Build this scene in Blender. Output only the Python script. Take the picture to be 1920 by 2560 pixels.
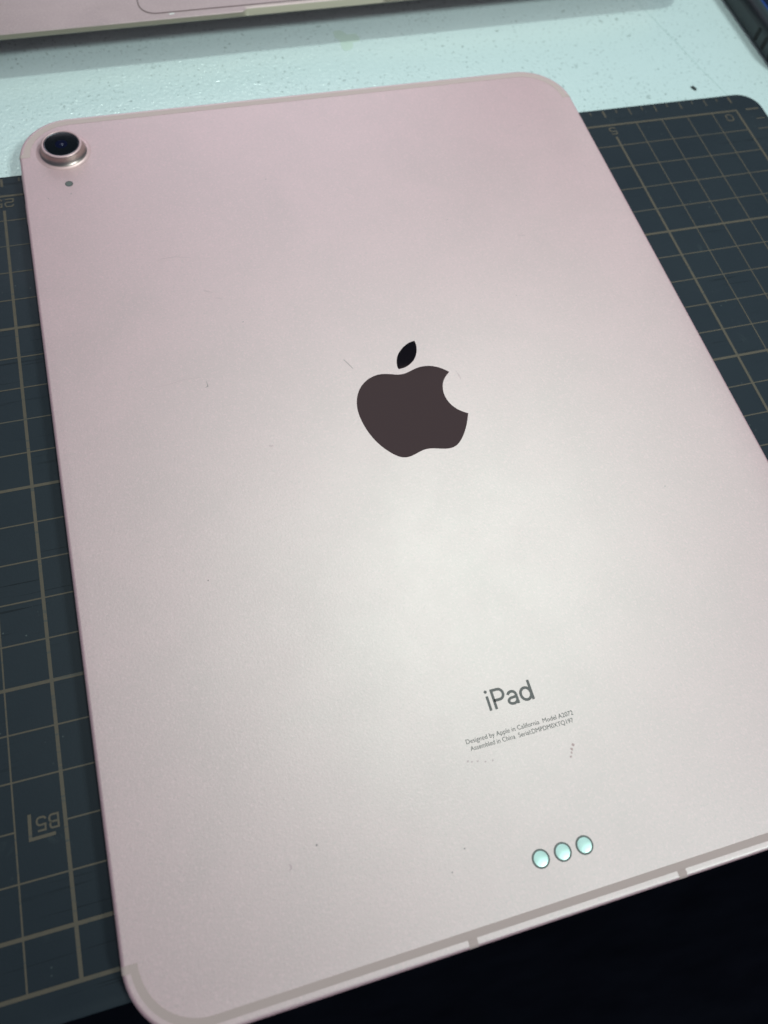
import bpy, bmesh, math, random
from mathutils import Vector, Matrix

MM = 0.001
SC = bpy.context.scene
COL = SC.collection
for o in list(bpy.data.objects):
    bpy.data.objects.remove(o)

# ---------------------------------------------------------------- camera
DZ = 2.0                                    # desk top is z = 0, mat top is 2 mm up
cam_d = bpy.data.cameras.new('camera')
cam = bpy.data.objects.new('camera', cam_d)
COL.objects.link(cam)
RM = [[0.9603155714, -0.2640272976, 0.0899087842],
      [-0.2002696037, -0.8770877846, -0.4365880254],
      [0.1941290528, 0.4012562825, -0.8951576993]]
rx, dn, fw = (Vector(r) for r in RM)
m = Matrix((rx, -dn, -fw)).transposed().to_4x4()
m.translation = Vector((-205.881, -207.923, 182.047 + DZ)) * MM
cam.matrix_world = m
cam_d.sensor_fit = 'VERTICAL'
cam_d.sensor_width = 4.1
cam_d.sensor_height = 5.4565
cam_d.lens = 4.25
cam_d.clip_start = 0.005
cam_d.clip_end = 50
cam_d.dof.use_dof = True
cam_d.dof.focus_distance = 0.197
cam_d.dof.aperture_fstop = 2.4
SC.camera = cam

# ---------------------------------------------------------------- world, lamps, exposure
world = bpy.data.worlds.new('World')
SC.world = world
world.use_nodes = True
bg = world.node_tree.nodes['Background']
bg.inputs[0].default_value = (0.55, 0.75, 1.0, 1)
bg.inputs[1].default_value = 0.13

def area_lamp(name, target, slope, height, sx, sy, watts, colour, rot=0.0, spread=180):
    d = bpy.data.lights.new(name, 'AREA')
    d.shape = 'RECTANGLE'
    d.size, d.size_y = sx, sy
    d.energy = watts
    d.color = colour
    d.spread = math.radians(spread)
    o = bpy.data.objects.new(name, d)
    COL.objects.link(o)
    t = Vector(target)
    o.location = t + Vector((slope[0], slope[1], 1)) * height
    o.rotation_euler = (0, 0, rot)           # facing straight down like a ceiling fitting
    return o

# two ceiling spots (beyond the desk, and on the near right) and the dim ceiling above
def spot_lamp(name, loc, aim, watts, cone, radius, colour):
    d = bpy.data.lights.new(name, 'SPOT')
    d.energy, d.color = watts, colour
    d.spot_size, d.spot_blend, d.shadow_soft_size = math.radians(cone), 1.0, radius
    o = bpy.data.objects.new(name, d)
    COL.objects.link(o)
    o.location = loc
    o.rotation_euler = (Vector(aim) - Vector(loc)).to_track_quat('-Z', 'Y').to_euler()
spot_lamp('ceiling_spot_far', (0.34, 0.42, 2.2), (-0.105, -0.05, 0), 82, 18, 0.10, (0.79, 1.0, 0.92))
spot_lamp('ceiling_spot_near', (1.25, -1.85, 2.2), (-0.03, 0.05, 0), 300, 16.5, 0.27, (0.82, 1.0, 0.97))
area_lamp('ceiling_bounce', (0, 0.27, 0), (0, 0), 2.6, 3.2, 2.8, 14.5, (0.97, 1.0, 0.92))

SC.view_settings.view_transform = 'Standard'
SC.view_settings.look = 'None'
SC.view_settings.exposure = 0.0
SC.view_settings.gamma = 1.0
SC.render.engine = 'CYCLES'
SC.cycles.use_denoising = True
SC.cycles.max_bounces = 8

# ---------------------------------------------------------------- material helpers
def new_mat(name, base, rough=0.5, metal=0.0, spec=0.5, **kw):
    mt = bpy.data.materials.new(name)
    mt.use_nodes = True
    b = mt.node_tree.nodes['Principled BSDF']
    b.inputs['Base Color'].default_value = (*base, 1)
    b.inputs['Roughness'].default_value = rough
    b.inputs['Metallic'].default_value = metal
    b.inputs['Specular IOR Level'].default_value = spec
    for k, v in kw.items():
        b.inputs[k].default_value = v
    return mt

class NT:
    """small node builder"""
    def __init__(s, mt):
        s.t = mt.node_tree
        s.b = s.t.nodes['Principled BSDF']
        s.tc = s.t.nodes.new('ShaderNodeTexCoord')
    def link(s, a, b): s.t.links.new(a, b)
    def co(s, scale=(1, 1, 1), rot=(0, 0, 0), loc=(0, 0, 0)):
        n = s.t.nodes.new('ShaderNodeMapping')
        n.inputs['Scale'].default_value = scale
        n.inputs['Rotation'].default_value = rot
        n.inputs['Location'].default_value = loc
        s.link(s.tc.outputs['Object'], n.inputs[0])
        return n.outputs[0]
    def noise(s, scale, detail=2, rough=0.5, co=None, dist=0.0):
        n = s.t.nodes.new('ShaderNodeTexNoise')
        n.inputs['Scale'].default_value = scale
        n.inputs['Detail'].default_value = detail
        n.inputs['Roughness'].default_value = rough
        n.inputs['Distortion'].default_value = dist
        s.link(co or s.tc.outputs['Object'], n.inputs['Vector'])
        return n.outputs['Fac']
    def voro(s, scale, co=None, feature='F1', out='Distance'):
        n = s.t.nodes.new('ShaderNodeTexVoronoi')
        n.feature = feature
        n.inputs['Scale'].default_value = scale
        s.link(co or s.tc.outputs['Object'], n.inputs['Vector'])
        return n.outputs[out]
    def ramp(s, fac, stops):
        n = s.t.nodes.new('ShaderNodeValToRGB')
        e = n.color_ramp.elements
        while len(e) < len(stops): e.new(0.5)
        for el, (p, c) in zip(e, stops):
            el.position = p
            el.color = (c, c, c, 1) if not isinstance(c, tuple) else (*c, 1)
        s.link(fac, n.inputs[0])
        return n.outputs[0]
    def math(s, op, a, b=None):
        n = s.t.nodes.new('ShaderNodeMath')
        n.operation = op
        for i, v in enumerate((a, b)):
            if v is None: continue
            if isinstance(v, (int, float)): n.inputs[i].default_value = v
            else: s.link(v, n.inputs[i])
        return n.outputs[0]
    def mix(s, fac, a, b, mode='MIX'):
        n = s.t.nodes.new('ShaderNodeMix')
        n.data_type = 'RGBA'
        n.blend_type = mode
        for i, v in ((0, fac), (6, a), (7, b)):
            if isinstance(v, (int, float)): n.inputs[i].default_value = v
            elif isinstance(v, tuple): n.inputs[i].default_value = (*v, 1)
            else: s.link(v, n.inputs[i])
        return n.outputs[2]
    def bump(s, h, strength, dist):
        n = s.t.nodes.new('ShaderNodeBump')
        n.inputs['Strength'].default_value = strength
        n.inputs['Distance'].default_value = dist
        s.link(h, n.inputs['Height'])
        s.link(n.outputs[0], s.b.inputs['Normal'])
    def set(s, inp, v): s.link(v, s.b.inputs[inp])

# rose anodised aluminium
def alu(name, base, rough, metal, grain=1.0, ior=1.5):
    mt = new_mat(name, base, rough, metal)
    mt.node_tree.nodes['Principled BSDF'].inputs['IOR'].default_value = ior
    mt.node_tree.nodes['Principled BSDF'].inputs['Specular Tint'].default_value = (0.96, 1.0, 0.93, 1)
    n = NT(mt)
    smudge = n.noise(38, 5, 0.62, dist=0.6)
    fine = n.noise(1900, 2, 0.6)
    c = n.mix(n.ramp(smudge, [(0.38, 0.0), (0.68, 1.0)]), base, tuple(x * 0.89 for x in base))
    c = n.mix(n.ramp(fine, [(0.52, 0.0), (0.72, 0.9 * grain)]), c, tuple(min(1, x * 1.13 + 0.03) for x in base))
    c = n.mix(n.ramp(n.noise(1500, 2, 0.6, co=n.co(loc=(3, 5, 1))), [(0.54, 0.0), (0.74, 0.9 * grain)]), c, tuple(x * 0.80 for x in base))
    pits = n.ramp(n.noise(620, 3, 0.65), [(0.69, 0.0), (0.76, 0.5)])
    c = n.mix(n.math('MULTIPLY', pits, n.ramp(n.noise(55, 2), [(0.5, 0.0), (0.64, 1.0)])), c, tuple(x * 0.45 for x in base))
    n.set('Base Color', c)
    n.set('Roughness', n.ramp(n.noise(60, 4, 0.7), [(0.25, rough - 0.012), (0.8, rough + 0.018)]))
    n.bump(n.noise(1800, 2, 0.65), 0.19 * grain, 0.00014)
    return mt

M = {}
M['shell'] = alu('rose_aluminium', (0.63, 0.262, 0.335), 0.56, 0.08, ior=5.6)
M['ring'] = alu('rose_aluminium_turned', (0.66, 0.40, 0.42), 0.42, 0.40, 0.2, ior=2.6)
M['wall'] = new_mat('bump_sidewall', (0.46, 0.365, 0.34), 0.38, 1.0)
M['laptop'] = alu('rose_gold_aluminium', (0.50, 0.36, 0.365), 0.5, 0.35, 0.6)
M['laptop_edge'] = new_mat('champagne_edge', (0.30, 0.255, 0.195), 0.5, 0.2)
M['antenna'] = new_mat('antenna_plastic', (0.55, 0.40, 0.385), 0.6, 0.0, 0.3)
M['logo'] = new_mat('polished_emblem', (0.100, 0.070, 0.075), 0.035, 1.0)
M['leaf'] = M['logo']
M['ink'] = new_mat('grey_etching', (0.125, 0.110, 0.110), 0.5)
M['ink_fine'] = new_mat('fine_grey_etching', (0.13, 0.12, 0.118), 0.5)
M['contact'] = new_mat('contact_metal', (0.60, 0.80, 0.76), 0.36, 0.6)
n = NT(M['contact'])
n.set('Base Color', n.mix(n.noise(700, 3, 0.6), (0.50, 0.70, 0.67), (0.66, 0.86, 0.82)))
n.bump(n.noise(500, 3, 0.6), 0.3, 0.0001)
M['contact_rim'] = new_mat('contact_rim', (0.15, 0.16, 0.155), 0.5)
M['black'] = new_mat('black_plastic', (0.012, 0.016, 0.018), 0.45)
M['lens_black'] = new_mat('lens_black', (0.004, 0.005, 0.007), 0.15, 0.0, 0.25)
M['lens_glass'] = new_mat('coated_lens', (0.005, 0.006, 0.022), 0.08, 0.0, 0.12)
M['lens_glint'] = new_mat('glint_dome_glass', (0.008, 0.009, 0.04), 0.12, 0.0, 1.0)
M['silver'] = new_mat('bright_ring', (0.30, 0.31, 0.36), 0.3, 1.0)
M['mic'] = new_mat('microphone_mesh', (0.13, 0.135, 0.13), 0.6)
M['scratch'] = new_mat('scratch_dark', (0.36, 0.28, 0.285), 0.5)
M['scratch_soft'] = new_mat('scratch_soft', (0.62, 0.44, 0.46), 0.5)
M['rust'] = new_mat('rust_smudge', (0.62, 0.42, 0.42), 0.6)

# cutting mat
mt = new_mat('mat_vinyl', (0.027, 0.042, 0.055), 0.5, 0, 0.22)
n = NT(mt)
c = n.mix(n.ramp(n.noise(14, 5, 0.65), [(0.3, 0.0), (0.75, 1.0)]), (0.022, 0.028, 0.037), (0.028, 0.035, 0.044))
scuff = n.math('MULTIPLY', n.ramp(n.noise(160, 4, 0.7, dist=1.2), [(0.60, 0.0), (0.74, 1.0)]), n.ramp(n.noise(26, 3, 0.6), [(0.50, 0.0), (0.66, 0.8)]))
c = n.mix(n.math('MULTIPLY', scuff, 0.5), c, (0.095, 0.115, 0.115))
cuts = n.ramp(n.noise(1.0, 2, 0.5, co=n.co((26, 900, 1), (0, 0, 0.03))), [(0.62, 0.0), (0.66, 1.0)])
cuts = n.math('MULTIPLY', cuts, n.ramp(n.noise(30, 3, 0.6), [(0.48, 0.0), (0.60, 1.0)]))
c = n.mix(n.math('MULTIPLY', cuts, 0.65), c, (0.008, 0.011, 0.014))
dots = n.ramp(n.voro(420), [(0.05, 1.0), (0.10, 0.0)])
dots = n.math('MULTIPLY', dots, n.ramp(n.noise(70, 2), [(0.56, 0.0), (0.62, 1.0)]))
c = n.mix(n.math('MULTIPLY', dots, 0.5), c, (0.15, 0.17, 0.17))
n.set('Base Color', c)
n.set('Roughness', n.ramp(n.noise(45, 4, 0.6), [(0.3, 0.42), (0.8, 0.58)]))
n.bump(n.math('SUBTRACT', n.noise(1500, 2), n.math('MULTIPLY', cuts, 1.5)), 0.25, 0.00008)
M['mat'] = mt
mt = new_mat('mat_print', (0.13, 0.115, 0.088), 0.55)
n = NT(mt)
wear = n.ramp(n.noise(520, 3, 0.7), [(0.30, 0.0), (0.48, 1.0)])
cutl = n.ramp(n.noise(1.0, 2, co=n.co((30, 1100, 1))), [(0.60, 1.0), (0.66, 0.45)])
n.set('Base Color', n.mix(n.math('MULTIPLY', n.math('ADD', n.math('MULTIPLY', wear, 0.3), 0.7), cutl), (0.035, 0.045, 0.05), n.mix(n.noise(24, 3), (0.080, 0.060, 0.044), (0.108, 0.081, 0.057))))
M['print'] = mt

# desk laminate: pebbled pale mint white with ground-in specks
mt = new_mat('desk_laminate', (0.70, 0.84, 0.82), 0.25, 0, 0.5, IOR=2.7)
n = NT(mt)
c = n.mix(n.noise(9, 3, 0.6), (0.63, 0.725, 0.735), (0.67, 0.755, 0.76))
patch = n.ramp(n.noise(46, 3, 0.6, dist=0.5), [(0.36, 0.0), (0.55, 1.0)])
specks = n.math('MULTIPLY', n.ramp(n.noise(700, 3, 0.75), [(0.595, 0.0), (0.655, 1.0)]), patch)
c = n.mix(n.math('MULTIPLY', specks, 0.75), c, (0.16, 0.20, 0.19))
sp2 = n.math('MULTIPLY', n.ramp(n.noise(300, 2, 0.6), [(0.675, 0.0), (0.71, 1.0)]), n.ramp(n.noise(60, 2), [(0.42, 0.0), (0.6, 1.0)]))
c = n.mix(n.math('MULTIPLY', sp2, 0.7), c, (0.22, 0.26, 0.25))
n.set('Base Color', c)
n.bump(n.noise(850, 2, 0.6, dist=0.3), 0.75, 0.00025)
M['desk'] = mt
M['stain'] = new_mat('olive_stain', (0.57, 0.66, 0.60), 0.4)
M['hair'] = new_mat('hair_scratch', (0.44, 0.56, 0.54), 0.5)
M['crumb'] = new_mat('dark_crumb', (0.03, 0.04, 0.04), 0.7)
mt = new_mat('black_floor', (0.0016, 0.0017, 0.0024), 0.9, 0, 0.05)
n = NT(mt)
n.set('Base Color', n.mix(n.noise(14, 4, 0.6, co=n.co((1, 4, 1), (0, 0, 0.7))), (0.004, 0.005, 0.009), (0.022, 0.023, 0.034)))
M['floor'] = mt
M['phone_case'] = new_mat('phone_case_rubber', (0.028, 0.040, 0.045), 0.42)
M['phone_lip'] = new_mat('phone_case_lip', (0.012, 0.016, 0.022), 0.3)
M['phone_glass'] = new_mat('phone_glass', (0.004, 0.008, 0.03), 0.08)
M['phone_blue'] = new_mat('phone_blue_trim', (0.02, 0.06, 0.26), 0.3)
M['slot'] = new_mat('slot_dark', (0.002, 0.003, 0.004), 0.7)
mt = new_mat('screen_glow', (0.01, 0.01, 0.01), 0.2)
b = mt.node_tree.nodes['Principled BSDF']
b.inputs['Emission Color'].default_value = (0.86, 0.86, 1.0, 1)
b.inputs['Emission Strength'].default_value = 1.5
M['screen'] = mt

# ---------------------------------------------------------------- mesh helpers (all in millimetres)
def link(name, me, mat, parent=None, loc=None, smooth=None):
    o = bpy.data.objects.new(name, me)
    COL.objects.link(o)
    if mat is not None: me.materials.append(mat)
    if parent is not None: o.parent = parent
    if loc is not None: o.location = Vector(loc) * MM
    if smooth is not None:
        me.polygons.foreach_set('use_smooth', [True] * len(me.polygons))
        me.set_sharp_from_angle(angle=math.radians(smooth))
    return o

def mesh(name, verts, faces):
    me = bpy.data.meshes.new(name)
    me.from_pydata([(x * MM, y * MM, z * MM) for x, y, z in verts], [], faces)
    me.validate()
    me.update()
    return me

def rrect(x0, y0, x1, y1, r, n=12, inset=0.0):
    x0 += inset; y0 += inset; x1 -= inset; y1 -= inset
    r = max(r - inset, 0.05)
    pts = []
    for cx, cy, a0 in ((x1 - r, y0 + r, -90), (x1 - r, y1 - r, 0), (x0 + r, y1 - r, 90), (x0 + r, y0 + r, 180)):
        for k in range(n + 1):
            a = math.radians(a0 + 90 * k / n)
            pts.append((cx + r * math.cos(a), cy + r * math.sin(a)))
    return pts

def loft(name, rings, cap_bottom=True, cap_top=True):
    """rings: list of (pts, z) or (pts with own z)"""
    verts, faces = [], []
    n = len(rings[0][0])
    for pts, z in rings: verts += [(p[0], p[1], z) for p in pts]
    for i in range(len(rings) - 1):
        for k in range(n):
            a, b_ = i * n + k, i * n + (k + 1) % n
            faces.append((a, b_, b_ + n, a + n))
    if cap_bottom: faces.append(tuple(reversed(range(n))))
    if cap_top: faces.append(tuple(range((len(rings) - 1) * n, len(rings) * n)))
    return mesh(name, verts, faces)

def lathe(name, prof, n=64, cx=0, cy=0, cap=False):
    verts, faces = [], []
    for r, z in prof:
        for k in range(n):
            a = 2 * math.pi * k / n
            verts.append((cx + r * math.cos(a), cy + r * math.sin(a), z))
    for i in range(len(prof) - 1):
        for k in range(n):
            a, b_ = i * n + k, i * n + (k + 1) % n
            faces.append((a, b_, b_ + n, a + n))
    if cap: faces.append(tuple(range((len(prof) - 1) * n, len(prof) * n)))
    return mesh(name, verts, faces)

def ribbon(pts, w, z, closed=False):
    """flat mitred stroke -> verts, faces"""
    P = [Vector(p) for p in pts]
    n = len(P)
    verts, faces = [], []
    for i in range(n):
        a = P[i - 1] if (i > 0 or closed) else None
        c = P[(i + 1) % n] if (i < n - 1 or closed) else None
        d1 = (P[i] - a).normalized() if a is not None else None
        d2 = (c - P[i]).normalized() if c is not None else None
        if d1 is None: d1 = d2
        if d2 is None: d2 = d1
        t = (d1 + d2)
        t = t.normalized() if t.length > 1e-6 else d1
        nn = Vector((-t.y, t.x))
        k = max(0.4, nn.dot(Vector((-d1.y, d1.x))))
        h = w(i / (n - 1)) if callable(w) else w
        off = nn * (h / 2 / k)
        verts += [(P[i].x + off.x, P[i].y + off.y, z), (P[i].x - off.x, P[i].y - off.y, z)]
    for i in range(n if closed else n - 1):
        j = (i + 1) % n
        faces.append((2 * i, 2 * i + 1, 2 * j + 1, 2 * j))
    return verts, faces

class Sheet:
    """collects flat print into one mesh"""
    def __init__(s): s.v, s.f = [], []
    def add(s, vf):
        o = len(s.v)
        s.v += vf[0]
        s.f += [tuple(i + o for i in f) for f in vf[1]]
    def stroke(s, pts, w, z, closed=False): s.add(ribbon(pts, w, z, closed))
    def poly(s, pts, z): s.add(([(x, y, z) for x, y in pts], [tuple(range(len(pts)))]))
    def rect(s, x0, y0, x1, y1, z): s.poly([(x0, y0), (x1, y0), (x1, y1), (x0, y1)], z)
    def mesh(s, name): 
        me = mesh(name, s.v, s.f)
        bm = bmesh.new(); bm.from_mesh(me)
        bmesh.ops.recalc_face_normals(bm, faces=bm.faces)
        for f in bm.faces:
            if f.normal.z < 0: f.normal_flip()
        bm.to_mesh(me); bm.free()
        return me

def catmull(pts, sharp=(), sub=4, closed=True):
    n = len(pts); out = []
    for i in range(n if closed else n - 1):
        p1, p2 = Vector(pts[i]), Vector(pts[(i + 1) % n])
        p0 = Vector(pts[i - 1]) if (i in sharp or True) else p1
        p3 = Vector(pts[(i + 2) % n])
        if i in sharp: p0 = p1 + (p1 - p2) * 0.9
        if (i + 1) % n in sharp: p3 = p2 + (p2 - p1) * 0.9
        for k in range(sub):
            t = k / sub
            q = 0.5 * ((2 * p1) + (p2 - p0) * t + (2 * p0 - 5 * p1 + 4 * p2 - p3) * t * t + (3 * p1 - p0 - 3 * p2 + p3) * t ** 3)
            out.append((q.x, q.y))
    return out

def empty(name, loc, rz=0.0):
    o = bpy.data.objects.new(name, None)
    COL.objects.link(o)
    o.empty_display_size = 0.01
    o.location = Vector(loc) * MM
    o.rotation_euler = (0, 0, math.radians(rz))
    return o

def tag(o, label, cat, group=None):
    o['label'] = label
    o['category'] = cat
    if group: o['group'] = group
    return o

# ---------------------------------------------------------------- setting: floor, desk
me = mesh('floor', [(-3000, -3000, -720), (3000, -3000, -720), (3000, 3000, -720), (-3000, 3000, -720)], [(0, 1, 2, 3)])
link('floor', me, M['floor'])['kind'] = 'structure'

X0, X1, Y0, Y1 = -760, 520, -211, 480
me = loft('desk', [(rrect(X0, Y0, X1, Y1, 6, 6, 0.8), -26), (rrect(X0, Y0, X1, Y1, 6, 6), -25.2), (rrect(X0, Y0, X1, Y1, 6, 6), -1.0),
                   (rrect(X0, Y0, X1, Y1, 6, 6, 0.3), -0.3), (rrect(X0, Y0, X1, Y1, 6, 6, 1.0), 0)])
desk = tag(link('desk', me, M['desk'], smooth=40), 'pale mint white desk top with dark specks under the cutting mat and laptop', 'desk')
for lx in (X0 + 40, X1 - 90):
    for ly in (Y0 + 40, Y1 - 90):
        me = loft('leg', [(rrect(lx, ly, lx + 50, ly + 50, 4, 3), -719.9), (rrect(lx, ly, lx + 50, ly + 50, 4, 3), -26.05)])
        link('leg', me, M['desk'], desk)

random.seed(4)
# olive stain at the edge of the laptop's shadow
pts = []
for k in range(22):
    a = 2 * math.pi * k / 22
    r = 1 + 0.28 * math.sin(3 * a + 1) + 0.15 * random.uniform(-1, 1)
    pts.append((-129 + 4.2 * r * math.cos(a), 60.2 + 4.6 * r * math.sin(a)))
s = Sheet(); s.poly(catmull(pts), 0.03)
link('stain', s.mesh('stain'), M['stain'], desk)
s = Sheet()
s.stroke(catmull([(-9.4, 68.5), (-7.0, 56.0), (-4.6, 44.4), (-2.5, 34), (-0.5, 24.0), (2.8, 11.9)], sub=5, closed=False), 0.20, 0.03)
link('scratch', s.mesh('scratch'), M['hair'], desk)

# ---------------------------------------------------------------- cutting mat
MX0, MX1, MY0, MY1 = -306.0, 11.0, -216.2, 8.3
mat_root = tag(empty('cutting_mat', ((MX0 + MX1) / 2, (MY0 + MY1) / 2, 0)), 'dark slate cutting mat with beige centimetre grid under the pink tablet', 'cutting mat')
CX, CY = (MX0 + MX1) / 2, (MY0 + MY1) / 2
o_rel = (-CX, -CY, 0)
me = loft('sheet', [(rrect(MX0, MY0, MX1, MY1, 8, 10, 0.25), 0.02), (rrect(MX0, MY0, MX1, MY1, 8, 10), 0.3), (rrect(MX0, MY0, MX1, MY1, 8, 10), 1.75), (rrect(MX0, MY0, MX1, MY1, 8, 10, 0.3), 2.0)])
link('vinyl_sheet', me, M['mat'], mat_root, o_rel, 40)

ZP = 2.03
grid = Sheet()
UMAX, VMAX = 290, 210
TH, TN = 0.80, 0.35
def vline(u, v0, v1, w): grid.rect(-u - w / 2, -v1, -u + w / 2, -v0, ZP + (0.012 if w > 0.5 else 0.0))
def hline(v, u0, u1, w): grid.rect(-u1, -v - w / 2, -u0, -v + w / 2, ZP + 0.006 + (0.012 if w > 0.5 else 0.0))
for u in range(10, UMAX, 10):
    thick = u % 50 == 0
    vline(u, 5.8 if thick else TH / 2, VMAX, TH if thick else TN)
for v in range(10, VMAX, 10):
    w = TH if v % 50 == 0 else TN
    if v == 180:
        hline(v, 0, 250, w); hline(v, 260, UMAX, w)
    else:
        hline(v, 0, UMAX, w)
hline(0, -TH / 2, UMAX, TH); hline(VMAX, -TH / 2, UMAX, TH)
vline(0, 0, VMAX, TH); vline(UMAX, 0, VMAX, TH)
for k in range(0, 61):                                   # ruler ticks outside the frame
    u = 5 * k
    if u > UMAX: break
    big = u % 50 == 0
    grid.rect(-u - (0.35 if big else 0.2), 4.0 if k % 2 == 0 else 5.6, -u + (0.35 if big else 0.2), 7.2, ZP)
for k in range(0, 43):
    v = 5 * k
    big = v % 50 == 0
    grid.rect(3.9 if k % 2 == 0 else 5.8, -v - (0.35 if big else 0.2), 9.1, -v + (0.35 if big else 0.2), ZP)
link('printed_grid', grid.mesh('printed_grid'), M['print'], mat_root, o_rel)

# stroke glyphs, unit cell width 1 (2.6 mm), height 1 ; turned half round as the mat lies upside down
def arc(cx, cy, rx_, ry_, a0, a1, n=8):
    return [(cx + rx_ * math.cos(math.radians(a0 + (a1 - a0) * k / n)), cy + ry_ * math.sin(math.radians(a0 + (a1 - a0) * k / n))) for k in range(n + 1)]
G = {
 '0': [(arc(.3, .3, .3, .3, 180, 270) + arc(.7, .3, .3, .3, 270, 360) + arc(.7, .7, .3, .3, 0, 90) + arc(.3, .7, .3, .3, 90, 180), True)],
 '2': [([(0, .74)] + arc(.25, .75, .25, .25, 180, 90)[1:] + arc(.75, .75, .25, .25, 90, 0) + arc(.72, .62, .28, .2, 0, -90)[1:] + arc(.25, .25, .25, .2, 90, 180) + [(0, 0), (1, 0)], False)],
 '5': [([(.95, 1), (.08, 1), (.04, .56), (.7, .58)] + arc(.68, .29, .32, .29, 90, -90)[1:] + [(.3, 0)] + arc(.28, .22, .28, .22, 270, 190)[1:], False)],
 'B': [([(0, 0), (0, 1), (.7, 1)] + arc(.7, .77, .25, .23, 90, -80)[1:] + arc(.72, .27, .28, .27, 80, -90), True), ([(0.05, .54), (.72, .54)], False)],
}
def mat_text(sh, text, xr, yt, w, h, gap, sw, z):
    """xr: world x of the text's start (its left when read), yt: world y of its baseline (far side); text turned 180 degrees"""
    x = xr
    for ch in text:
        for q, (pts, cl) in enumerate(G[ch]):
            sh.stroke([(x - px * w, yt - py * h) for px, py in pts], sw, z + 0.012 * q, cl)
        x -= w + gap
ZT = 2.065
def label(text, x_center, y_center, w, h, gap=0.9, sw=0.45):
    tot = len(text) * w + (len(text) - 1) * gap
    num = Sheet()
    mat_text(num, text, x_center + tot / 2, y_center + h / 2, w, h, gap, sw, ZT)
    link('printed_number', num.mesh('printed_number'), M['print'], mat_root, o_rel)
label('0', -4.3, -3.2, 2.4, 3.0)
for u in (50, 250):                                      # the other numbers lie under the tablet
    label(str(u // 10), -u, -2.9, 2.3, 3.0)
b5 = Sheet()
b5.stroke([(-257.0, -177.2), (-257.1, -182.2), (-252.1, -182.1)], 0.7, ZT)
mat_text(b5, 'B5', -251.4, -178.3, 1.75, 2.6, 0.75, 0.42, ZT)
link('paper_size_mark', b5.mesh('paper_size_mark'), M['print'], mat_root, o_rel)

# ---------------------------------------------------------------- tablet
W2, H2, T, R = 89.75, 124.25, 6.1, 15.5
tab = tag(empty('tablet', (-152.517, -100.577, DZ + 0.05), 0.3587), 'pink aluminium tablet lying face down on the dark cutting mat', 'tablet')
PROF = [(1.0, 0.0), (0.45, 0.12), (0.12, 0.45), (0.0, 0.9), (0.0, 5.1), (0.07, 5.5), (0.27, 5.83), (0.6, 6.04), (0.95, 6.1)]
def outline(ins, n=20): return rrect(-W2, -H2, W2, H2, R, n, ins)
shell = link('back_shell', loft('back_shell', [(outline(i), z) for i, z in PROF]), M['shell'], tab, smooth=35)

# antenna bands: U-shaped inlays round both ends
def band(name, sgn, o1, o2, yend, stubs=()):
    sh = Sheet()
    def path(ins):
        r = R - ins
        cx, cy = W2 - R, H2 - R
        p = [(-W2 + ins, yend)]
        p += [(-cx + r * math.cos(math.radians(a)), cy + r * math.sin(math.radians(a))) for a in range(180, 89, -6)]
        p += [(cx + r * math.cos(math.radians(a)), cy + r * math.sin(math.radians(a))) for a in range(90, -1, -6)]
        p += [(W2 - ins, yend)]
        return [(x, y * sgn) for x, y in p]
    z = T + 0.03
    A, B = path(o1), path(o2)
    n = len(A)
    sh.add(([(x, y, z) for x, y in A] + [(x, y, z) for x, y in B], [(i, i + 1, n + i + 1, n + i) for i in range(n - 1)]))
    # feet of the U run out over the rounded edge; straight stubs likewise
    prof = [(o1 + 0.02, T + 0.03)] + [(max(i - 0.03, -0.03), zz + 0.03) for i, zz in reversed(PROF) if i < o1 and zz > 0.8]
    for side in (-1, 1):
        vs, fs = [], []
        for i, zz in prof:
            vs += [(side * (W2 - i), yend * sgn, zz), (side * (W2 - i), (yend + 1.5) * sgn, zz)]
        fs = [(2 * k, 2 * k + 1, 2 * k + 3, 2 * k + 2) for k in range(len(prof) - 1)]
        sh.add((vs, fs))
    for xs in stubs:
        vs, fs = [], []
        for i, zz in prof:
            vs += [(xs - 0.95, (H2 - i) * sgn, zz), (xs + 0.95, (H2 - i) * sgn, zz)]
        fs = [(2 * k, 2 * k + 1, 2 * k + 3, 2 * k + 2) for k in range(len(prof) - 1)]
        sh.add((vs, fs))
    me = mesh(name, sh.v, sh.f)
    bm = bmesh.new(); bm.from_mesh(me)
    for f in bm.faces:
        f.normal_update()
        if f.normal.dot(Vector((f.calc_center_median().x * 2, f.calc_center_median().y * 2, 0.15))) < 0: f.normal_flip()
    bm.to_mesh(me); bm.free()
    return link(name, me, M['antenna'], tab)
band('antenna_band', 1, 1.25, 3.2, 108.7)
band('antenna_band', -1, 1.7, 3.2, 108.7, (-23.75, 22.75))

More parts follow.
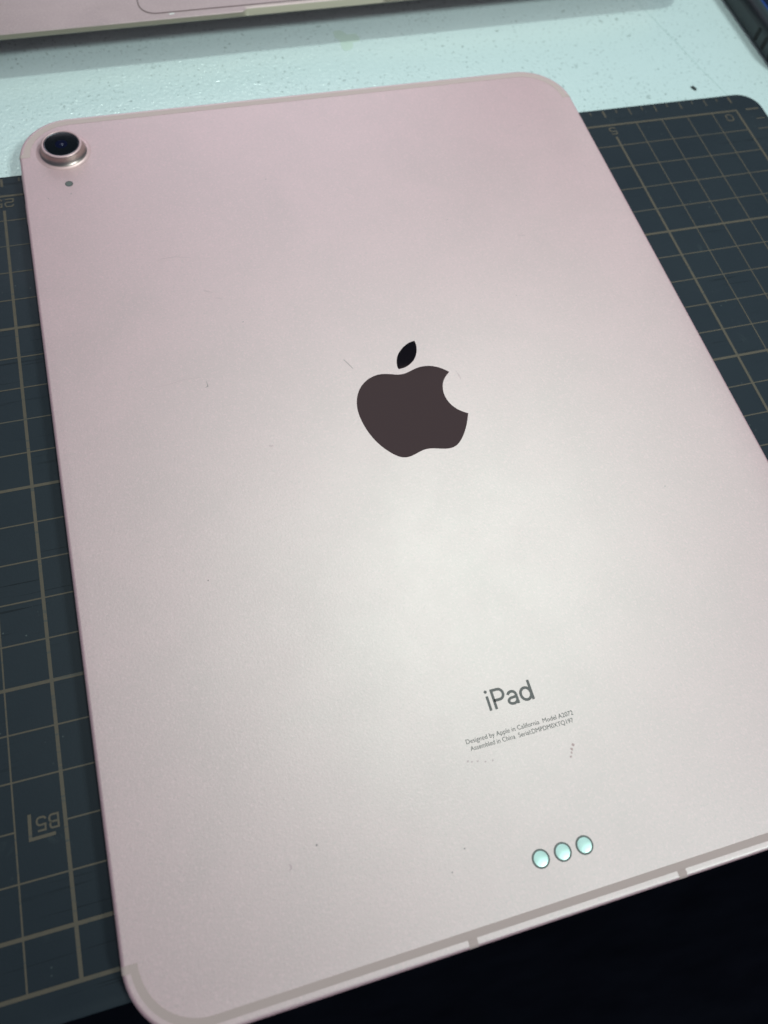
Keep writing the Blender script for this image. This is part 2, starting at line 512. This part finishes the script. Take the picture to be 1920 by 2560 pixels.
# emblem
BODY = [(0.44, 10.04), (-0.99, 10.38), (-2.37, 10.92), (-3.76, 11.4), (-5.2, 11.67), (-6.77, 11.5), (-8.41, 11.02), (-10.04, 10.04), (-11.39, 8.91), (-12.49, 7.38), (-13.27, 5.79), (-13.82, 4.16), (-14.16, 2.33), (-14.24, 0.46), (-14.04, -1.3), (-13.71, -3.57), (-13.13, -5.72), (-12.37, -7.73), (-11.43, -9.6), (-10.3, -11.24), (-9.1, -12.63), (-7.99, -13.83), (-6.9, -14.56), (-5.84, -14.9), (-4.66, -14.87), (-3.25, -14.54), (-1.72, -13.83), (-0.44, -13.49), (0.77, -13.4), (2.17, -13.65), (3.62, -14.21), (5.11, -14.68), (6.54, -14.87), (7.82, -14.59), (8.91, -14.0), (10.07, -12.92), (11.43, -11.19), (12.59, -9.41), (13.52, -7.55), (14.36, -5.48), (13.12, -4.86), (11.93, -3.83), (10.94, -2.63), (10.19, -1.14), (9.77, 0.61), (9.75, 2.29), (9.98, 3.78), (10.54, 5.27), (11.35, 6.55), (12.28, 7.51), (13.44, 8.29), (12.59, 9.28), (11.49, 10.24), (10.17, 11.0), (8.61, 11.52), (7.12, 11.72), (5.69, 11.62), (4.36, 11.32), (2.95, 10.74), (1.67, 10.25)]
LEAF = [(7.12, 20.32), (7.17, 18.91), (6.84, 17.28), (6.1, 15.56), (5.04, 14.12), (3.63, 13.01), (2.01, 12.25), (0.1, 12.04), (0.04, 13.33), (0.46, 15.08), (1.31, 16.75), (2.57, 18.17), (4.1, 19.35), (5.57, 20.07)]
def smooth_pts(P, sharp, it=2):
    for _ in range(it):
        Q = list(P)
        for i in range(len(P)):
            if i in sharp: continue
            a, b_, c_ = P[i - 1], P[i], P[(i + 1) % len(P)]
            Q[i] = ((a[0] + 2 * b_[0] + c_[0]) / 4, (a[1] + 2 * b_[1] + c_[1]) / 4)
        P = Q
    return P
s = Sheet(); s.poly(catmull(smooth_pts(BODY, (39, 50)), (39, 50)), T + 0.03)
emblem = link('emblem', s.mesh('emblem'), M['logo'], tab)
emblem['label'] = 'polished dark bitten apple emblem'
s = Sheet(); s.poly(catmull(LEAF, (0, 7)), T + 0.03)
link('emblem_leaf', s.mesh('emblem_leaf'), M['leaf'], emblem)

# camera bump
CXL, CYL = -76.9, 109.75
bump = link('camera_bump', lathe('camera_bump', [(8.0, T + 0.008), (7.6, T + 0.04), (7.2, T + 0.12), (6.85, T + 0.27), (6.5, T + 0.58), (6.22, T + 1.1), (6.05, T + 1.6), (5.95, T + 2.3), (5.9, T + 2.62), (5.78, T + 2.78), (5.6, T + 2.84), (5.2, T + 2.84), (5.14, T + 2.78), (5.14, T + 2.3)], 72, CXL, CYL), M['ring'], tab, smooth=50)
bump.data.materials.append(M['wall'])
for p in bump.data.polygons:
    cz = p.center.z / MM - T
    rr = math.hypot(p.center.x / MM - CXL, p.center.y / MM - CYL)
    if rr > 5.7 and 0.3 < cz < 2.65: p.material_index = 1
link('lens_ring', lathe('lens_ring', [(4.95, T + 2.66), (4.89, T + 2.70), (4.82, T + 2.66)], 72, CXL, CYL), M['silver'], bump, smooth=60)
link('lens_cover', lathe('lens_cover', [(5.14, T + 2.58), (4.6, T + 2.65), (1.78, T + 2.65), (1.76, T + 2.55)], 72, CXL, CYL), M['lens_black'], bump, smooth=40)
link('lens', lathe('lens', [(1.76, T + 2.60)] + [(1.74 * math.cos(math.radians(a)), T + 2.60 + 0.03 * math.sin(math.radians(a))) for a in range(0, 89, 8)], 48, CXL, CYL, True), M['lens_glass'], bump, smooth=60)

link('glint_dome', lathe('glint_dome', [(0.55 * math.cos(math.radians(a)), T + 2.61 + 0.3 * math.sin(math.radians(a))) for a in range(0, 89, 8)], 32, CXL + 0.15, CYL - 0.3, True), M['lens_glint'], bump, smooth=60)  # small off-centre dome added to catch a glint of the spots

# microphone
mic = link('microphone', lathe('microphone', [(1.13, T + 0.03), (0.98, T + 0.035)], 32, -76.8, 96.05), M['black'], tab)
link('microphone_mesh', lathe('microphone_mesh', [(1.0, T + 0.028), (0.5, T + 0.028)], 32, -76.8, 96.05, True), M['mic'], mic)

# connector pads
for cx in (-5.3, -0.35, 4.6):
    c_ = link('contact', lathe('contact', [(1.52, 0.10), (1.4, 0.085), (1.0, 0.045), (0.5, 0.024), (0.2, 0.02)], 36, 0, 0, True), M['contact'], tab, (cx, -112.6, T), 40)
    link('contact_rim', lathe('contact_rim', [(1.92, 0.02), (1.88, 0.09), (1.56, 0.13), (1.50, 0.08)], 36), M['contact_rim'], c_, smooth=40)

# volume buttons on the long side
for y0, y1 in ((96.0, 105.2), (83.8, 92.7)):
    me = loft('volume_button', [(rrect(y0, 2.0, y1, 4.4, 1.15, 6), 0.0), (rrect(y0, 2.0, y1, 4.4, 1.15, 6), 0.3), (rrect(y0, 2.0, y1, 4.4, 1.15, 6, 0.25), 0.42)])
    for v in me.vertices:
        y_, z_, d_ = v.co
        v.co = (-W2 * MM - d_ + 0.0001, y_, z_)
    me.update()
    link('volume_button', me, M['ring'], tab, smooth=40)

# etched writing
ZI = T + 0.03
ip = Sheet()
SW = 0.62
ip.poly([(-5.37 + 0.36 * math.cos(k * math.pi / 8), -76.95 + 0.36 * math.sin(k * math.pi / 8)) for k in range(16)], ZI)
ip.rect(-5.37 - 0.3, -81.2, -5.37 + 0.3, -77.95, ZI)
ip.stroke([(-4.03, -81.2), (-4.03, -76.97), (-2.65, -76.97)] + arc(-2.65, -78.12, 1.12, 1.15, 90, -90, 12)[1:] + [(-4.03, -79.27)], SW, ZI)
ip.stroke(arc(0.33, -79.05, 0.98, 0.80, 165, 60, 6) + arc(0.42, -79.15, 0.85, 0.88, 60, 0, 5)[1:] + [(1.27, -81.2)], SW, ZI)
ip.stroke([(1.25, -79.55), (0.35, -79.6)] + arc(0.15, -80.27, 0.92, 0.68, 100, 270, 12) + arc(0.25, -80.1, 1.02, 0.85, 275, 345, 6), SW * 0.95, ZI + 0.004)
ip.stroke(arc(3.55, -79.57, 1.22, 1.36, 0, 360, 28)[:-1], SW, ZI, True)
ip.rect(4.88 - 0.31, -81.2, 4.88 + 0.31, -76.7, ZI + 0.004)
link('product_lettering', ip.mesh('product_lettering'), M['ink'], tab)

def text_mesh(name, body, x0, x1, yb, cap, z):
    cu = bpy.data.curves.new(name, 'FONT')
    cu.body = body
    cu.size = 1.0
    cu.offset = 0.0
    o = bpy.data.objects.new(name, cu)
    COL.objects.link(o)
    dg = bpy.context.evaluated_depsgraph_get()
    me = bpy.data.meshes.new_from_object(o.evaluated_get(dg))
    bpy.data.objects.remove(o)
    xs = [v.co.x for v in me.vertices]
    a, b_ = min(xs), max(xs)
    for v in me.vertices:
        v.co = ((x0 + (v.co.x - a) / (b_ - a) * (x1 - x0)) * MM, (yb + v.co.y * cap / 0.70) * MM, z * MM)
    me.update()
    me.name = name
    return me
link('fine_print', text_mesh('fine_print', 'Designed by Apple in California  Model A2072', -13.05, 12.45, -86.72, 1.0, ZI), M['ink_fine'], tab)
link('fine_print', text_mesh('fine_print', 'Assembled in China  Serial:DMPDM0XTQ197', -12.55, 11.9, -88.3, 1.0, ZI), M['ink_fine'], tab)

# wear on the shell
ZS = T + 0.028
taper = lambda w: (lambda t: w * (0.25 + 0.75 * math.sin(math.pi * min(max(t, 0.02), 0.98))))
def mark(name, mat, pts, w=None, z=ZS):
    sh = Sheet()
    if w is None: sh.poly(pts, z)
    else: sh.stroke(pts, w, z)
    return link(name, sh.mesh(name), mat, tab)
def blob(x, y, r, k=6, sy=1.0):
    return [(x + r * random.uniform(.55, 1.1) * math.cos(i * 2 * math.pi / k), y + sy * r * random.uniform(.55, 1.1) * math.sin(i * 2 * math.pi / k)) for i in range(k)]
mark('scratch', M['scratch'], [(-13.67, 18.24), (-12.8, 16.6), (-11.94, 14.81)], 0.16)
mark('scratch', M['scratch'], [(-50.52, 18.89), (-50.4, 17.24), (-51.14, 16.93)], taper(0.22))
mark('scratch', M['scratch_soft'], arc(-55.6, -100.3, .55, .55, -100, 80, 6), taper(0.35))
mark('scratch', M['scratch_soft'], [(15.4, 8.24), (15.7, 6.8), (15.88, 5.4)], taper(0.22))
for x, y, r in ((-37.4, 36.1, .2), (-49.2, -97.8, .28), (-20.1, -106.5, .22), (-23.9, -110.1, .18), (-76.6, 92.0, .22), (-83.2, 91.2, .18), (30, 62, .2), (41, 30, .2), (58, -38, .2), (-60, -36, .22), (-20, 88, .2)):
    mark('nick', M['scratch'], blob(x, y, r))
mark('scratch', M['scratch_soft'], [(-56.65, 61.93), (-54.75, 62.49), (-51.5, 62.58), (-47.23, 61.38)], taper(0.22))
mark('scratch', M['scratch_soft'], [(-45.94, 49.16), (-45.2, 48.6), (-43.58, 47.8)], taper(0.35))
mark('scratch', M['scratch_soft'], [(-43.55, 45.8), (-42.3, 45.5), (-41.3, 44.94)], taper(0.25))
mark('scratch', M['scratch_soft'], [(-64.24, 19.76), (-60.35, 19.84), (-56.13, 20.56), (-51.62, 20.53)], taper(0.12))
mark('scratch', M['scratch_soft'], [(-38.82, -3.85), (-37.75, -4.04)], 0.2)
for x, y in ((-13.9, -90.2), (-13.1, -90.5), (-11.8, -90.7), (-10.2, -91.2), (-8.6, -91.4)):
    mark('nick', M['scratch_soft'], blob(x, y, 0.22))
mark('scratch', M['scratch_soft'], [(49.5, 52.0), (52.0, 51.6)], 0.2)
mark('scratch', M['scratch_soft'], [(66.4, 98.0), (67.6, 97.7)], 0.3)
for x, y, r in ((9.89, -92.86, .35), (9.3, -93.65, .38), (8.95, -94.35, .25), (8.5, -95.1, .3)):
    mark('smudge', M['rust'], blob(x, y, r, 8, 1.1))

# ---------------------------------------------------------------- laptop
LX, LY, LRZ = -140.0, 60.5, 1.5
lap = tag(empty('laptop', (LX, LY, 1.3), LRZ), 'rose gold laptop whose front edge overhangs the desk beyond the tablet', 'laptop')
LW, LD = 150.0, 212.0
ZTOP, ZEDGE = 12.0, 10.3
def lap_outline(ins, scoop, n=8, r=9.0):
    r = max(r - ins, 0.5)
    x0, x1, y0, y1 = -LW + ins, LW - ins, ins, LD - ins
    pts = []
    def sc_y(x):
        t = min(max((abs(x) - 23.5) / 2.6, 0), 1)
        return scoop * (1 - t * t * (3 - 2 * t))
    for k in range(n + 1):
        a = math.radians(180 + 90 * k / n)
        pts.append((x0 + r + r * math.cos(a), y0 + r + r * math.sin(a)))
    xs = [-120, -80, -50] + [-27 + 0.4 * k for k in range(12)] + [-20, -10, 0, 10, 20] + [22.6 + 0.4 * k for k in range(12)] + [50, 80, 120]
    pts += [(x, y0 + sc_y(x)) for x in xs]
    for cx, cy, a0 in ((x1 - r, y0 + r, 270), (x1 - r, y1 - r, 0), (x0 + r, y1 - r, 90)):
        for k in range(n + 1):
            a = math.radians(a0 + 90 * k / n)
            pts.append((cx + r * math.cos(a), cy + r * math.sin(a)))
    return pts
base_me = loft('base', [(lap_outline(42, 0), 1.6), (lap_outline(22, 0), 3.4), (lap_outline(9, 0), 6.2), (lap_outline(2.5, 0), 8.8), (lap_outline(0.5, 0), 9.8), (lap_outline(0.0, 0), 10.4), (lap_outline(0.05, 1.5), 11.7), (lap_outline(0.35, 1.9), 12.0)])
base = link('base', base_me, M['laptop'], lap, smooth=30)
base_me.materials.append(M['laptop_edge'])
for p in base_me.polygons:
    zs = [base_me.vertices[i].co.z for i in p.vertices]
    if min(zs) > 0.0085 and max(zs) < 0.01175: p.material_index = 1
for fx in (-120, 120):
    for fy in (40, 175):
        link('foot', lathe('foot', [(7, -1.28), (7.6, -0.7), (7.6, 2.2)], 24, fx, fy), M['black'], lap)
tp = link('trackpad', loft('trackpad', [(rrect(-58.6, 3.3, 58.6, 82, 5.0, 8), 12.02), (rrect(-58.6, 3.3, 58.6, 82, 5.0, 8), 12.10)]), M['laptop'], lap, smooth=40)
g = Sheet(); g.stroke(rrect(-58.9, 3.0, 58.9, 82.3, 5.3, 8), 0.42, 12.03, True)
link('trackpad_gap', g.mesh('trackpad_gap'), new_mat('trackpad_gap', (0.16, 0.105, 0.105), 0.6), tp)
g = Sheet(); g.stroke([(-49.8, 2.1), (-48.2, 2.2)], 0.7, 12.03)
link('scuff', g.mesh('scuff'), new_mat('pale_scuff', (0.72, 0.68, 0.66), 0.6), lap)
# keyboard
kb = link('keyboard', loft('keyboard', [(rrect(-138, 92, 138, 196, 4, 6), 12.02), (rrect(-138, 92, 138, 196, 4, 6), 12.06)]), M['black'], lap)
key_me = loft('key', [(rrect(-8.6, -8.4, 8.6, 8.4, 2, 4), 12.07), (rrect(-8.6, -8.4, 8.6, 8.4, 2, 4), 13.0), (rrect(-8.6, -8.4, 8.6, 8.4, 2, 4, 0.3), 13.15)])
key_me.materials.append(M['lens_black'])
for r in range(5):
    for c_ in range(14):
        k = bpy.data.objects.new('key', key_me)
        COL.objects.link(k)
        k.parent = kb
        k.location = ((-126.75 + 19.5 * c_) * MM, (104 + 20 * r) * MM, 0)
# lid leaning back, lit screen facing the desk
lid_me = loft('lid', [(rrect(-LW, 0, LW, 205, 9, 8, 0.4), 0), (rrect(-LW, 0, LW, 205, 9, 8), 0.6), (rrect(-LW, 0, LW, 205, 9, 8), 3.2), (rrect(-LW, 0, LW, 205, 9, 8, 0.8), 4.2)])
lid = link('lid', lid_me, M['laptop'], lap, (0, 206, 13.2), 40)
lid.rotation_euler = (math.radians(72), 0, 0)
# lid local +z looks back towards the user once turned: screen sits on that face
link('screen', loft('screen', [(rrect(-139, 14, 139, 196, 2, 4), 4.25), (rrect(-139, 14, 139, 196, 2, 4), 4.32)]), M['screen'], lid)
link('bezel', loft('bezel', [(rrect(-147, 5, 147, 202, 7, 6), 4.21), (rrect(-147, 5, 147, 202, 7, 6), 4.24)]), M['lens_black'], lid)

# ---------------------------------------------------------------- phone in a black case
PX, PY = 27.2, 9.5
ph = tag(empty('phone', (PX + 38, PY + 76, 0)), 'black cased phone with blue trim and side slots at the right edge', 'phone')
def po(ins, n=10): return rrect(-38, -76, 38, 76, 13, n, ins)
case = link('case', loft('case', [(po(0.7), 0.05), (po(0.15), 0.5), (po(0), 1.2), (po(0.1), 5.4), (po(0.35), 7.0), (po(0.9), 8.6), (po(1.7), 9.6), (po(2.6), 9.9), (po(3.3), 9.7), (po(3.7), 9.0)]), M['phone_case'], ph, smooth=40)
case.data.materials.append(M['phone_lip'])
for p in case.data.polygons:
    if 0.0055 < p.center.z < 0.0085: p.material_index = 1
link('trim', loft('trim', [(po(3.75), 8.8), (po(3.9), 9.35), (po(4.5), 9.4), (po(4.6), 8.8)], False, False), M['phone_blue'], ph, smooth=40)
link('glass', loft('glass', [(po(4.55), 8.9), (po(4.7), 9.2)]), M['phone_glass'], ph)
for y in (37.2, 31.6, 26.0):
    me = loft('slot', [(rrect(-0.95, 1.0, 0.95, 6.0, 0.93, 6), 0.06), (rrect(-0.95, 1.0, 0.95, 6.0, 0.93, 6), -0.5)], True, True)
    for v in me.vertices:
        a, z_, d_ = v.co
        v.co = (-38 * MM - d_, a, z_)
    me.update()
    link('side_slot', me, M['slot'], case, (0, y - (PY + 76), 0))

# ---------------------------------------------------------------- small crumb of dirt on the desk
me = loft('crumb', [(rrect(-1.2, -0.55, 1.2, 0.55, 0.4, 3), 0.02), (rrect(-1.25, -0.5, 1.2, 0.6, 0.4, 3, 0.05), 0.35), (rrect(-0.9, -0.3, 0.8, 0.35, 0.3, 3), 0.6)])
cr = link('crumb', me, M['crumb'], None, (-8.8, 15.8, 0), 40)
cr.rotation_euler = (0, 0, math.radians(-65))
tag(cr, 'tiny dark crumb lying on the desk just above the mat corner', 'crumb')
